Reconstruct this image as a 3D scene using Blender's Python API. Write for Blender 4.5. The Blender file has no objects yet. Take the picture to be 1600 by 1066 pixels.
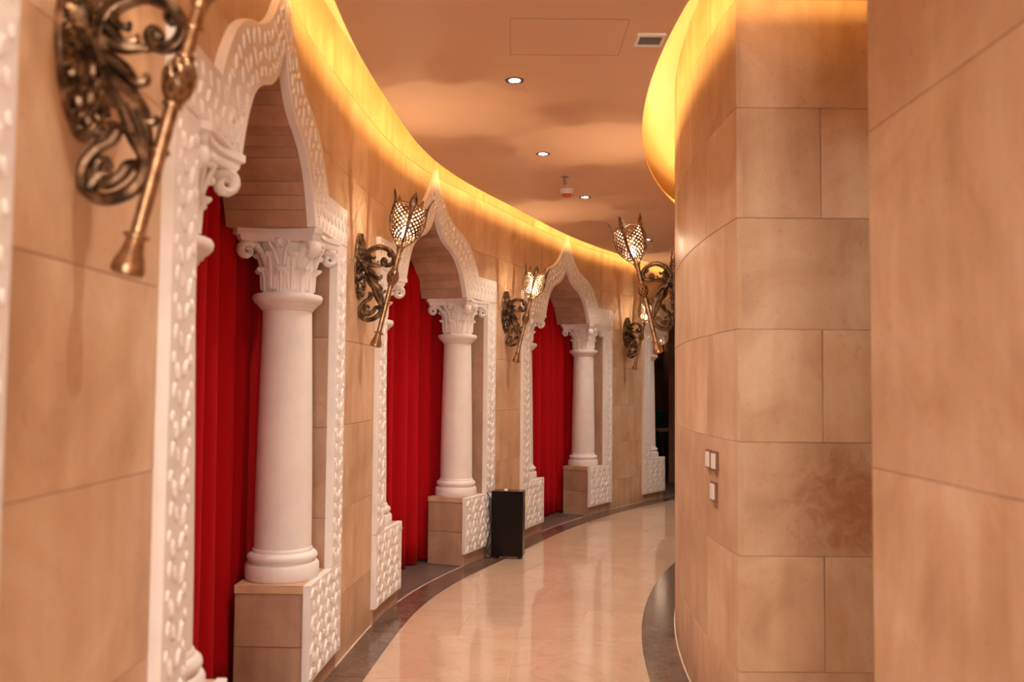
import bpy, bmesh, math, random
from mathutils import Vector, Matrix
random.seed(7)
scene = bpy.context.scene
COL = scene.collection
PI = math.pi

# ------------------------------------------------------------------ camera
FPX = 1400.0
cam_d = bpy.data.cameras.new('camera')
cam = bpy.data.objects.new('camera', cam_d); COL.objects.link(cam)
cam_d.sensor_fit = 'HORIZONTAL'; cam_d.sensor_width = 36.0
cam_d.lens = 36.0 * FPX / 1600.0
cam_d.clip_start = 0.05; cam_d.clip_end = 200
PITCH, ROLL, EYE = 0.0505, 0.0085, 1.6
_c, _s, _cp, _sp = math.cos(ROLL), math.sin(ROLL), math.cos(PITCH), math.sin(PITCH)
cam.matrix_world = Matrix(((_c, -_s, 0, 0),
                           (-_sp*_s, -_sp*_c, -_cp, 0),
                           (_cp*_s, _cp*_c, -_sp, EYE),
                           (0, 0, 0, 1)))
cam_d.dof.use_dof = True
cam_d.dof.focus_distance = 7.4
cam_d.dof.aperture_fstop = 2.0
scene.camera = cam

# ------------------------------------------------------------------ world, exposure
w = bpy.data.worlds.new('world'); scene.world = w; w.use_nodes = True
w.node_tree.nodes['Background'].inputs[0].default_value = (0.9, 0.62, 0.45, 1)
w.node_tree.nodes['Background'].inputs[1].default_value = 0.02
scene.view_settings.view_transform = 'Standard'
scene.view_settings.look = 'None'
scene.view_settings.gamma = 1.0
scene.view_settings.use_curve_mapping = False
scene.view_settings.exposure = 0.06
scene.cycles.max_bounces = 6; scene.cycles.diffuse_bounces = 5; scene.cycles.glossy_bounces = 3; scene.cycles.transmission_bounces = 2; scene.cycles.use_light_tree = False

LED_COL, LED_STR = (1.0, 0.60, 0.17), 22.0
DOWN_COL, DOWN_W = (1.0, 0.895, 0.785), 108.0
BULB_COL, BULB_STR, BULB_W = (1.0, 0.74, 0.48), 110.0, 11.5

# ------------------------------------------------------------------ materials
MATS = {}
def nt(name):
    m = bpy.data.materials.new(name); m.use_nodes = True
    t = m.node_tree
    return m, t, t.nodes['Principled BSDF']
def N(t, kind, **kw):
    n = t.nodes.new(kind)
    for k, v in kw.items():
        if k.startswith('i_'):
            n.inputs[k[2:].replace('_', ' ')].default_value = v
        else: setattr(n, k, v)
    return n
def ramp(t, stops):
    r = t.nodes.new('ShaderNodeValToRGB')
    e = r.color_ramp.elements
    while len(e) < len(stops): e.new(0.5)
    for i, (p, c) in enumerate(stops):
        e[i].position = p; e[i].color = (*c, 1)
    return r
def pos(t, scale=(1, 1, 1)):
    g = t.nodes.new('ShaderNodeNewGeometry'); m = t.nodes.new('ShaderNodeMapping')
    m.inputs['Scale'].default_value = scale
    t.links.new(g.outputs['Position'], m.inputs['Vector']); return m.outputs[0]

def plain(name, col, rough=0.5, metal=0.0, spec=0.5, noise=None, bump=0.0, bscale=40):
    m, t, b = nt(name)
    b.inputs['Base Color'].default_value = (*col, 1); b.inputs['Roughness'].default_value = rough
    b.inputs['Metallic'].default_value = metal; b.inputs['Specular IOR Level'].default_value = spec
    if noise:
        n = N(t, 'ShaderNodeTexNoise', i_Scale=noise[0], i_Detail=5.0); t.links.new(pos(t), n.inputs['Vector'])
        r = ramp(t, [(0.3, tuple(c*(1-noise[1]) for c in col)), (0.7, tuple(min(1, c*(1+noise[1])) for c in col))])
        t.links.new(n.outputs[0], r.inputs[0]); t.links.new(r.outputs[0], b.inputs['Base Color'])
    if bump:
        n = N(t, 'ShaderNodeTexNoise', i_Scale=bscale, i_Detail=4.0); t.links.new(pos(t), n.inputs['Vector'])
        bp = N(t, 'ShaderNodeBump', i_Strength=bump, i_Distance=0.004); t.links.new(n.outputs[0], bp.inputs['Height'])
        t.links.new(bp.outputs[0], b.inputs['Normal'])
    MATS[name] = m; return m

def stone_mat(name, c0, c1, c2, rough=0.4, spec=0.4, stain=0.0):
    m, t, b = nt(name); L = t.links.new
    oi = t.nodes.new('ShaderNodeObjectInfo')
    off = N(t, 'ShaderNodeVectorMath', operation='SCALE'); off.inputs[0].default_value = (17, 31, 53)
    L(oi.outputs['Random'], off.inputs['Scale'])
    add = N(t, 'ShaderNodeVectorMath', operation='ADD'); L(pos(t), add.inputs[0]); L(off.outputs[0], add.inputs[1])
    n1 = N(t, 'ShaderNodeTexNoise', i_Scale=2.3, i_Detail=8.0, i_Roughness=0.62, i_Distortion=0.7); L(add.outputs[0], n1.inputs['Vector'])
    r1 = ramp(t, [(0.30, c0), (0.50, c1), (0.74, c2)]); L(n1.outputs[0], r1.inputs[0])
    # long soft upright streaks: mostly reflections on the stone, painted into its colour
    mp = N(t, 'ShaderNodeMapping'); mp.inputs['Scale'].default_value = (7, 7, 0.7); L(add.outputs[0], mp.inputs['Vector'])
    n2 = N(t, 'ShaderNodeTexNoise', i_Scale=1.3, i_Detail=3.0); L(mp.outputs[0], n2.inputs['Vector'])
    mx = N(t, 'ShaderNodeMixRGB', blend_type='OVERLAY'); mx.inputs[0].default_value = 0.28
    L(r1.outputs[0], mx.inputs[1]); L(n2.outputs[0], mx.inputs[2])
    # pits
    n3 = N(t, 'ShaderNodeTexNoise', i_Scale=38.0, i_Detail=3.0); L(add.outputs[0], n3.inputs['Vector'])
    r3 = ramp(t, [(0.30, (0.55, 0.42, 0.32)), (0.37, (1, 1, 1))]); L(n3.outputs[0], r3.inputs[0])
    mx2 = N(t, 'ShaderNodeMixRGB', blend_type='MULTIPLY'); mx2.inputs[0].default_value = 0.22
    L(mx.outputs[0], mx2.inputs[1]); L(r3.outputs[0], mx2.inputs[2])
    # per-block tone
    mr = N(t, 'ShaderNodeMapRange'); mr.inputs['To Min'].default_value = 0.90; mr.inputs['To Max'].default_value = 1.06
    L(oi.outputs['Random'], mr.inputs['Value'])
    hv = N(t, 'ShaderNodeHueSaturation'); L(mr.outputs[0], hv.inputs['Value']); L(mx2.outputs[0], hv.inputs['Color'])
    L(hv.outputs[0], b.inputs['Base Color'])
    rr = N(t, 'ShaderNodeMapRange'); rr.inputs['To Min'].default_value = rough-0.1; rr.inputs['To Max'].default_value = rough+0.18
    L(n1.outputs[0], rr.inputs['Value']); L(rr.outputs[0], b.inputs['Roughness'])
    b.inputs['Specular IOR Level'].default_value = spec
    bp = N(t, 'ShaderNodeBump', i_Strength=0.25, i_Distance=0.003); L(n3.outputs[0], bp.inputs['Height'])
    L(bp.outputs[0], b.inputs['Normal'])
    MATS[name] = m; return m

def add_stain(src, name, cx, cz):
    m = MATS[src].copy(); m.name = name; t = m.node_tree; L = t.links.new; b = t.nodes['Principled BSDF']
    old = b.inputs['Base Color'].links[0].from_socket
    g = t.nodes.new('ShaderNodeNewGeometry')
    d = N(t, 'ShaderNodeVectorMath', operation='SUBTRACT'); L(g.outputs['Position'], d.inputs[0]); d.inputs[1].default_value = (cx, JAMB_Y0, cz)
    ln = N(t, 'ShaderNodeVectorMath', operation='LENGTH'); L(d.outputs[0], ln.inputs[0])
    n = N(t, 'ShaderNodeTexNoise', i_Scale=9.0, i_Detail=7.0, i_Roughness=0.7, i_Distortion=1.5); L(g.outputs['Position'], n.inputs['Vector'])
    a = N(t, 'ShaderNodeMath', operation='MULTIPLY_ADD'); L(ln.outputs['Value'], a.inputs[0]); a.inputs[1].default_value = -1.1; L(n.outputs[0], a.inputs[2])
    r = ramp(t, [(0.22, (0, 0, 0)), (0.46, (0.75, 0.75, 0.75))]); L(a.outputs[0], r.inputs[0])
    mx = N(t, 'ShaderNodeMixRGB'); L(r.outputs[0], mx.inputs[0]); L(old, mx.inputs[1]); mx.inputs[2].default_value = (0.40, 0.165, 0.075, 1)
    L(mx.outputs[0], b.inputs['Base Color']); MATS[name] = m
JAMB_Y0 = 3.95
def marble(name, c0, c1, vein, rough, vscale=1.2, vamt=0.5):
    m, t, b = nt(name); L = t.links.new
    oi = t.nodes.new('ShaderNodeObjectInfo')
    off = N(t, 'ShaderNodeVectorMath', operation='SCALE'); off.inputs[0].default_value = (13, 29, 7); L(oi.outputs['Random'], off.inputs['Scale'])
    add = N(t, 'ShaderNodeVectorMath', operation='ADD'); L(pos(t), add.inputs[0]); L(off.outputs[0], add.inputs[1])
    n1 = N(t, 'ShaderNodeTexNoise', i_Scale=vscale, i_Detail=8.0, i_Roughness=0.62, i_Distortion=1.4); L(add.outputs[0], n1.inputs['Vector'])
    r1 = ramp(t, [(0.3, c0), (0.7, c1)]); L(n1.outputs[0], r1.inputs[0])
    n2 = N(t, 'ShaderNodeTexNoise', i_Scale=vscale*2.2, i_Detail=6.0, i_Distortion=2.0); L(add.outputs[0], n2.inputs['Vector'])
    r2 = ramp(t, [(0.47, (0, 0, 0)), (0.5, (1, 1, 1)), (0.53, (0, 0, 0))]); L(n2.outputs[0], r2.inputs[0])
    ml = N(t, 'ShaderNodeMath', operation='MULTIPLY'); ml.inputs[1].default_value = vamt; L(r2.outputs[0], ml.inputs[0])
    mx = N(t, 'ShaderNodeMixRGB'); L(ml.outputs[0], mx.inputs[0]); L(r1.outputs[0], mx.inputs[1]); mx.inputs[2].default_value = (*vein, 1)
    L(mx.outputs[0], b.inputs['Base Color']); b.inputs['Roughness'].default_value = rough
    MATS[name] = m; return m

def bronze_mat(name):
    m, t, b = nt(name); L = t.links.new
    tc = t.nodes.new('ShaderNodeTexCoord')
    n = N(t, 'ShaderNodeTexNoise', i_Scale=26.0, i_Detail=5.0); L(tc.outputs['Object'], n.inputs['Vector'])
    r = ramp(t, [(0.36, (0.060, 0.038, 0.025)), (0.55, (0.23, 0.145, 0.085)), (0.76, (0.54, 0.37, 0.23))]); L(n.outputs[0], r.inputs[0])
    L(r.outputs[0], b.inputs['Base Color']); b.inputs['Metallic'].default_value = 0.85; b.inputs['Roughness'].default_value = 0.36
    bp = N(t, 'ShaderNodeBump', i_Strength=0.4, i_Distance=0.002); L(n.outputs[0], bp.inputs['Height']); L(bp.outputs[0], b.inputs['Normal'])
    MATS[name] = m; return m

def emis(name, col, strength):
    m, t, b = nt(name)
    b.inputs['Base Color'].default_value = (*col, 1)
    b.inputs['Emission Color'].default_value = (*col, 1); b.inputs['Emission Strength'].default_value = strength
    MATS[name] = m; return m

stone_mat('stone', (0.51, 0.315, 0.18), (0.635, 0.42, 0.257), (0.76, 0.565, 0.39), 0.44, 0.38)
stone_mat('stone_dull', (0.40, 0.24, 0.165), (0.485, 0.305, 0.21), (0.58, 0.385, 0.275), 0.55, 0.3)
STAIN = (1.50, 1.06)
plain('mortar', (0.46, 0.29, 0.17), 0.9)
plain('white', (0.85, 0.815, 0.79), 0.5, noise=(9, 0.04), bump=0.15, bscale=60)
plain('relief_white', (0.88, 0.85, 0.825), 0.45)
marble('cream', (0.57, 0.40, 0.28), (0.67, 0.50, 0.365), (0.50, 0.32, 0.21), 0.05, 1.0, 0.35)
MATS['cream'].node_tree.nodes['Principled BSDF'].inputs['Specular IOR Level'].default_value = 0.75
marble('dark_marble', (0.085, 0.055, 0.043), (0.18, 0.12, 0.095), (0.34, 0.22, 0.16), 0.16, 2.2, 0.35)
marble('niche_floor', (0.10, 0.075, 0.065), (0.17, 0.13, 0.11), (0.3, 0.23, 0.19), 0.4, 3.0, 0.3)
add_stain('stone', 'stone_stained', 1.50, 1.10)
plain('grout_pale', (0.72, 0.57, 0.45), 0.8)
plain('ceiling_paint', (0.76, 0.50, 0.31), 0.55, noise=(1.5, 0.04))
plain('ceiling_gap', (0.28, 0.16, 0.10), 0.9)
plain('cove_paint', (0.80, 0.70, 0.55), 0.6)
plain('fixture_white', (0.80, 0.74, 0.68), 0.4)
plain('fixture_grey', (0.22, 0.19, 0.17), 0.5)
plain('chrome', (0.55, 0.45, 0.38), 0.25, metal=1.0)
plain('dark_chrome', (0.20, 0.14, 0.11), 0.35, metal=0.6)
plain('red_plastic', (0.75, 0.10, 0.05), 0.4)
plain('black_gloss', (0.006, 0.003, 0.003), 0.18, spec=0.25)
plain('black_rubber', (0.02, 0.018, 0.018), 0.6)
plain('cable_grey', (0.30, 0.28, 0.34), 0.5)
plain('switch_brown', (0.22, 0.085, 0.045), 0.3)
plain('switch_white', (0.85, 0.80, 0.74), 0.3)
plain('room_wall', (0.34, 0.14, 0.07), 0.7, noise=(2, 0.15))
plain('room_floor', (0.20, 0.07, 0.035), 0.3)
plain('sofa_green', (0.05, 0.20, 0.13), 0.7, noise=(20, 0.25))
plain('table_top', (0.62, 0.40, 0.28), 0.3)
plain('table_dark', (0.02, 0.012, 0.01), 0.4)
bronze_mat('bronze')
plain('brass', (0.43, 0.27, 0.15), 0.32, metal=0.95, noise=(40, 0.40))
emis('led', LED_COL, LED_STR)
emis('daylight_pane', (1.0, 0.94, 0.86), 13.0)
emis('lens', (1.0, 0.93, 0.86), 30.0)
emis('bulb', BULB_COL, BULB_STR)
def curtain_mat():
    m, t, b = nt('curtain_red'); L = t.links.new
    b.inputs['Base Color'].default_value = (0.45, 0.002, 0.007, 1); b.inputs['Roughness'].default_value = 0.85
    b.inputs['Specular IOR Level'].default_value = 0.15
    b.inputs['Sheen Weight'].default_value = 0.15; b.inputs['Sheen Tint'].default_value = (1, 0.2, 0.2, 1)
    n = N(t, 'ShaderNodeTexNoise', i_Scale=300.0); L(pos(t), n.inputs['Vector'])
    bp = N(t, 'ShaderNodeBump', i_Strength=0.1, i_Distance=0.002); L(n.outputs[0], bp.inputs['Height']); L(bp.outputs[0], b.inputs['Normal'])
    MATS['curtain_red'] = m
curtain_mat()
MATS['bulb'].cycles.emission_sampling = 'NONE'; MATS['lens'].cycles.emission_sampling = 'NONE'

# ------------------------------------------------------------------ mesh helpers
class MB:
    def __init__(self): self.v = []; self.f = []
    def quad(self, *p):
        i = len(self.v); self.v += [tuple(x) for x in p]; self.f.append(tuple(range(i, i+len(p))))
    def grid(self, rows, closed_u=False, closed_v=False):
        """rows: list of lists of points"""
        i0 = len(self.v); R = len(rows); C = len(rows[0])
        for r in rows: self.v += [tuple(p) for p in r]
        for a in range(R if closed_v else R-1):
            for b in range(C if closed_u else C-1):
                a2 = (a+1) % R; b2 = (b+1) % C
                self.f.append((i0+a*C+b, i0+a*C+b2, i0+a2*C+b2, i0+a2*C+b))
    def fan(self, pts):
        i = len(self.v); self.v += [tuple(p) for p in pts]; self.f.append(tuple(range(i, i+len(pts))))
    def box(self, x0, x1, y0, y1, z0, z1, fn=None):
        P = [(x, y, z) for z in (z0, z1) for y in (y0, y1) for x in (x0, x1)]
        if fn: P = [fn(*p) for p in P]
        i = len(self.v); self.v += [tuple(p) for p in P]
        for q in ((0, 2, 3, 1), (4, 5, 7, 6), (0, 1, 5, 4), (2, 6, 7, 3), (0, 4, 6, 2), (1, 3, 7, 5)):
            self.f.append(tuple(i+k for k in q))
    def lathe(self, prof, n=24, center=(0, 0, 0), axis=None, cap=True):
        """prof: (r, t) along axis (default +z)"""
        ax = Vector(axis).normalized() if axis else Vector((0, 0, 1))
        ref = Vector((0, 1, 0)) if abs(ax.y) < 0.9 else Vector((1, 0, 0))
        e1 = ref.cross(ax).normalized(); e2 = ax.cross(e1); c = Vector(center)
        rows = [[c+ax*t+(e1*math.cos(2*PI*k/n)+e2*math.sin(2*PI*k/n))*r for k in range(n)] for r, t in prof]
        self.grid(rows, closed_u=True)
        if cap:
            self.fan(rows[0][::-1]); self.fan(rows[-1])
    def tube(self, pts, rad, n=8, flat=1.0, side=(0, 1, 0)):
        """tube along pts; rad list; cross-section stretched by flat along 'side'"""
        P = [Vector(p) for p in pts]; rows = []
        sd = Vector(side)
        for i, p in enumerate(P):
            t = (P[min(i+1, len(P)-1)]-P[max(i-1, 0)]).normalized()
            e2 = (sd-t*sd.dot(t))
            if e2.length < 1e-4: e2 = Vector((1, 0, 0))-t*t.x
            e2.normalize(); e1 = e2.cross(t).normalized()
            r = rad[i] if isinstance(rad, (list, tuple)) else rad
            rows.append([p+e1*math.cos(2*PI*k/n)*r+e2*math.sin(2*PI*k/n)*r*flat for k in range(n)])
        self.grid(rows, closed_u=True); self.fan(rows[0][::-1]); self.fan(rows[-1])
    def build(self, name, mat, parent=None, smooth=False, mw=None):
        me = bpy.data.meshes.new(name); me.from_pydata(self.v, [], self.f); me.validate()
        bm = bmesh.new(); bm.from_mesh(me)
        bmesh.ops.remove_doubles(bm, verts=bm.verts, dist=1e-5)
        bmesh.ops.recalc_face_normals(bm, faces=bm.faces)
        if smooth:
            for f in bm.faces: f.smooth = True
            for e in bm.edges:
                if len(e.link_faces) == 2 and e.calc_face_angle(0) > 0.7: e.smooth = False
        bm.to_mesh(me); bm.free()
        me.materials.append(MATS[mat])
        return link(name, me, parent)
def link(name, me, parent=None):
    o = bpy.data.objects.new(name, me); COL.objects.link(o)
    if parent: o.parent = parent; o.matrix_parent_inverse = parent.matrix_basis.inverted()
    return o
def tag(o, label, cat, group=None):
    o['label'] = label; o['category'] = cat
    if group: o['group'] = group
    return o
def thing(name, label, cat, loc=(0, 0, 0), rotz=0.0, group=None):
    o = bpy.data.objects.new(name, None); COL.objects.link(o); o.empty_display_size = 0.05
    o.matrix_basis = Matrix.Translation(loc) @ Matrix.Rotation(rotz, 4, 'Z')
    return tag(o, label, cat, group)
def local(o):            # child added in the thing's own coordinates
    o.matrix_parent_inverse = Matrix.Identity(4); return o
def struct(o): o['kind'] = 'structure'; return o
def copy_tree(o, parent=None):
    c = o.copy(); COL.objects.link(c)
    if parent: c.parent = parent
    for ch in list(o.children): copy_tree(ch, c)
    return c
def catmull(P, n=8):
    P = [Vector(p) for p in P]; out = []
    for i in range(len(P)-1):
        a, b, c, d = P[max(i-1, 0)], P[i], P[i+1], P[min(i+2, len(P)-1)]
        for k in range(n):
            t = k/n; out.append(0.5*((2*b)+(c-a)*t+(2*a-5*b+4*c-d)*t*t+(3*b-a-3*c+d)*t**3))
    out.append(P[-1]); return out
def interp(x, X, Y):
    if x <= X[0]: return Y[0]
    for i in range(len(X)-1):
        if x <= X[i+1]: return Y[i]+(Y[i+1]-Y[i])*(x-X[i])/(X[i+1]-X[i])
    return Y[-1]
def frange(a, b, step):
    n = max(1, int(math.ceil((b-a)/step-1e-6))); return [a+(b-a)*i/n for i in range(n+1)]

# ------------------------------------------------------------------ plan of the place
ZC = 3.32                       # underside of the hung ceiling
ZT = 3.66                       # slab above the cove
KY = [0.5, 2.5, 4.5, 5.5, 6.5, 7.5, 8.5, 10, 11.5, 13.5]
KX = [-0.775, -0.755, -0.81, -0.7543, -0.6523, -0.3986, -0.0109, 0.5784, 1.3605, 2.7579]
def _spline():
    n = len(KY); h = [KY[i+1]-KY[i] for i in range(n-1)]
    a = [0]*n; b = [1.0]*n; c = [0]*n; d = [0]*n
    for i in range(1, n-1):
        a[i] = h[i-1]; b[i] = 2*(h[i-1]+h[i]); c[i] = h[i]
        d[i] = 6*((KX[i+1]-KX[i])/h[i]-(KX[i]-KX[i-1])/h[i-1])
    for i in range(1, n):
        m = a[i]/b[i-1]; b[i] -= m*c[i-1]; d[i] -= m*d[i-1]
    M = [0]*n; M[-1] = d[-1]/b[-1]
    for i in range(n-2, -1, -1): M[i] = (d[i]-c[i]*M[i+1])/b[i]
    return M, h
_M, _H = _spline()
def cx_of(y):
    i = 0
    while i < len(KY)-2 and y > KY[i+1]: i += 1
    t0 = KY[i+1]-y; t1 = y-KY[i]; h = _H[i]
    return (_M[i]*t0**3+_M[i+1]*t1**3)/(6*h)+(KX[i]/h-_M[i]*h/6)*t0+(KX[i+1]/h-_M[i+1]*h/6)*t1
BORDER = 0.218
_pts = [(cx_of(0.5)+(y-0.5)*0.0, y) for y in [-5+0.1*i for i in range(55)]]
_pts += [(cx_of(y), y) for y in [0.5+0.02*i for i in range(int(12.9/0.02))]]
_a = math.atan2(_pts[-1][0]-_pts[-2][0], _pts[-1][1]-_pts[-2][1]); _x, _y = _pts[-1]
for i in range(80):
    _a += 0.05*0.085; _x += 0.05*math.sin(_a); _y += 0.05*math.cos(_a); _pts.append((_x, _y))
_W, _Nn, _S = [], [], []
for i in range(len(_pts)):
    p, q = _pts[max(i-3, 0)], _pts[min(i+3, len(_pts)-1)]
    tx, ty = q[0]-p[0], q[1]-p[1]; l = math.hypot(tx, ty); nx, ny = -ty/l, tx/l
    _W.append((_pts[i][0]+nx*BORDER, _pts[i][1]+ny*BORDER)); _Nn.append((nx, ny))
_S = [0.0]
for i in range(1, len(_W)): _S.append(_S[-1]+math.hypot(_W[i][0]-_W[i-1][0], _W[i][1]-_W[i-1][1]))
_i0 = min(range(len(_pts)), key=lambda i: abs(_pts[i][1]-0.5)); _s0 = _S[_i0]; _S = [s-_s0 for s in _S]
import bisect
def frame_at(s):
    i = min(max(bisect.bisect_right(_S, s)-1, 0), len(_S)-2); t = (s-_S[i])/(_S[i+1]-_S[i])
    wx = _W[i][0]+(_W[i+1][0]-_W[i][0])*t; wy = _W[i][1]+(_W[i+1][1]-_W[i][1])*t
    nx = _Nn[i][0]+(_Nn[i+1][0]-_Nn[i][0])*t; ny = _Nn[i][1]+(_Nn[i+1][1]-_Nn[i][1])*t
    l = math.hypot(nx, ny); return wx, wy, nx/l, ny/l
def ML(s, v, z):
    wx, wy, nx, ny = frame_at(s); return (wx+nx*v, wy+ny*v, z)
S_MIN, S_MAX = -4.6, _S[-1]-0.02
# right-hand (inner) curved wall: circle
RX, RY, RR = 10.777, 4.494, 10.02
RWALL = RR-0.222
def MR(y, v, z):                # y = world y of the wall point; v > 0 goes into the wall
    a = math.asin((y-RY)/RWALL); r = RWALL-v
    return (RX-r*math.cos(a), RY+r*math.sin(a), z)
JAMB_Y = 3.95
PILLAR_X, PILLAR_Y = 1.09, 2.72
JOINTS = [0.0, 0.3716, 0.868, 1.3644, 1.861, 2.357, 2.854, 3.35, ZT]

# a slab whose lower and upper edges may follow a curve; fn maps (s, v, z)
def slab(mb, ss, lo, hi, v0, v1, fn, ch=0.0):
    n = len(ss); f_lo, f_hi, b_lo, b_hi, m_lo, m_hi = [], [], [], [], [], []
    for i, s in enumerate(ss):
        sc = s
        if ch and i == 0: sc = s+ch
        if ch and i == n-1: sc = s-ch
        f_lo.append(fn(sc, v0, lo[i]+ch)); f_hi.append(fn(sc, v0, hi[i]-ch))
        m_lo.append(fn(s, v0+ch, lo[i])); m_hi.append(fn(s, v0+ch, hi[i]))
        b_lo.append(fn(s, v1, lo[i])); b_hi.append(fn(s, v1, hi[i]))
    if ch: rows = [b_lo, m_lo, f_lo, f_hi, m_hi, b_hi]
    else: rows = [b_lo, f_lo, f_hi, b_hi]
    mb.grid(rows); mb.grid([b_hi, b_lo])
    for k in (0, -1): mb.fan([r[k] for r in rows])

# ------------------------------------------------------------------ arch outline (half, metres from the axis)
OU = [0, 0.05, 0.11, 0.20, 0.30, 0.435, 0.61, 0.75, 0.84, 0.91, 0.935]
OZ = [3.40, 3.31, 3.235, 3.13, 3.05, 2.985, 2.93, 2.85, 2.755, 2.66, 2.605]
IU = [0, 0.035, 0.07, 0.135, 0.23, 0.37, 0.49, 0.57, 0.625, 0.655, 0.67]
IZ = [3.07, 3.0, 2.945, 2.875, 2.815, 2.765, 2.695, 2.605, 2.505, 2.44, 2.395]
HALF, STRIP_IN, SHOULDER, SPRING = 1.36, 1.15, 2.61, 2.395
def smooth_prof(U, Z, n=6):
    P = catmull([(-u, 0, z) for u, z in zip(U[:0:-1], Z[:0:-1])][-1:] + [], 1) if False else None
    pts = catmull([(u, 0, z) for u, z in zip(U, Z)], n)
    return [p.x for p in pts], [p.z for p in pts]
OUs, OZs = smooth_prof(OU, OZ); IUs, IZs = smooth_prof(IU, IZ)
def outer(u): u = abs(u); return SHOULDER if u > 0.935 else interp(u, OUs, OZs)
def inner(u): u = abs(u); return SPRING if u >= 0.67 else interp(u, IUs, IZs)
def cut(u): return 2.52 if abs(u) > 0.80 else 0.5*(outer(u)+inner(u))
ARCH_C = [-0.20, 3.31, 6.915, 10.41, 14.08]
PROUD = -0.035

# ------------------------------------------------------------------ LEFT WALL
mb = MB()
edges = [S_MIN]+[e for c in ARCH_C for e in (c-STRIP_IN-0.01, c+STRIP_IN+0.01)]+[S_MAX]
for k in range(0, len(edges), 2):
    ss = frange(edges[k], edges[k+1], 0.12); slab(mb, ss, [0]*len(ss), [ZT]*len(ss), 0.022, 0.12, ML)
for c in ARCH_C:
    us = sorted(set([-u for u in OUs[1:]]+OUs+[-1.16, -1.0, 1.0, 1.16, 0.801, -0.801]))
    ss = [c+u for u in us]; slab(mb, ss, [cut(u) for u in us], [ZT]*len(us), 0.022, 0.12, ML)
wall_left = struct(mb.build('wall_left', 'mortar'))

def stone(parent, s0, s1, z0, z1, fn=ML, cutc=None, mat='stone', name='stone_block', step=0.1, v1=0.024, gap=0.0010):
    s0 += gap; s1 -= gap; z0 += gap; z1 -= gap
    ss = frange(s0, s1, step)
    if cutc is not None:
        ss = sorted(set(ss+[cutc+u for u in OUs if s0 < cutc+u < s1]+[cutc-u for u in OUs if s0 < cutc-u < s1]))
        lo = [max(z0, cut(s-cutc)) if abs(s-cutc) < STRIP_IN+0.03 else z0 for s in ss]
        keep = [i for i in range(len(ss)) if lo[i] < z1-0.012]
        if len(keep) < 2: return
        ss = [ss[i] for i in keep]; lo = [lo[i] for i in keep]
    else: lo = [z0]*len(ss)
    mb = MB(); slab(mb, ss, lo, [z1]*len(ss), random.uniform(-0.0008, 0.0004), v1, fn, 0.0014)
    return mb.build(name, mat, parent)

gaps = [(S_MIN, ARCH_C[0]-STRIP_IN)]+[(ARCH_C[i]+STRIP_IN, ARCH_C[i+1]-STRIP_IN) for i in range(len(ARCH_C)-1)]+[(ARCH_C[-1]+STRIP_IN, S_MAX)]
for gi, (a, b) in enumerate(gaps):
    for r in range(5):                               # courses below the shoulders
        z0, z1 = JOINTS[r], JOINTS[r+1]
        if b-a > 1.6:
            cutp = frange(a, b, 1.1)
            for i in range(len(cutp)-1): stone(wall_left, cutp[i], cutp[i+1], z0, z1)
        elif r in (1, 3): stone(wall_left, a, a+0.86*(b-a), z0, z1); stone(wall_left, a+0.86*(b-a), b, z0, z1)
        else: stone(wall_left, a, b, z0, z1)
for r in range(5, 8):                                # courses over the arches
    z0, z1 = JOINTS[r], JOINTS[r+1]
    for k, c in enumerate(ARCH_C):
        left = S_MIN if k == 0 else ARCH_C[k-1]+1.12
        right = S_MAX if k == len(ARCH_C)-1 else c+1.12
        mid = c-(0.95 if r != 6 else 0.62)
        stone(wall_left, left, mid, z0, z1, cutc=c); stone(wall_left, mid, c, z0, z1, cutc=c)
        stone(wall_left, c, right, z0, z1, cutc=c)

# ------------------------------------------------------------------ FLOOR
def CREAM_L(s, k): return ML(s, -BORDER, 0)
def right_pt(p):                                    # matching point on the inner border edge
    x, y = p[0], p[1]
    dx, dy = RX-x, RY-y; l = math.hypot(dx, dy)
    if y < 3.4: return (max(PILLAR_X-0.02, 0.8), y)
    return (x+dx/l*(l-RR), y+dy/l*(l-RR))
mb = MB()
ss = frange(S_MIN, S_MAX, 0.3)
mb.grid([[(ML(s, 0.6, 0)[0], ML(s, 0.6, 0)[1], -0.004) for s in ss], [(*right_pt(ML(s, -BORDER, 0)), -0.004) for s in ss]])
floor = struct(mb.build('floor', 'grout_pale'))
mbs = MB()
mbs.box(-9, 12, -6, 24, -0.30, -0.20); sub = mbs.build('subfloor', 'grout_pale', floor)
def floor_slab(name, mat, A, B, C, D, n=6, top=0.0):
    """A->B along the left edge, D->C along the right edge; given as lists of points"""
    mb = MB(); t = [(p[0], p[1], top) for p in A]; u = [(p[0], p[1], top) for p in D]
    tb = [(p[0], p[1], -0.02) for p in A]; ub = [(p[0], p[1], -0.02) for p in D]
    mb.grid([tb, t, u, ub]); mb.grid([ub, tb]); 
    for k in (0, -1): mb.fan([tb[k], t[k], u[k], ub[k]])
    return mb.build(name, mat, floor)
def lerp(p, q, t): return (p[0]+(q[0]-p[0])*t, p[1]+(q[1]-p[1])*t)
JG = 0.0012
s = -4.5; row = 0
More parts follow.
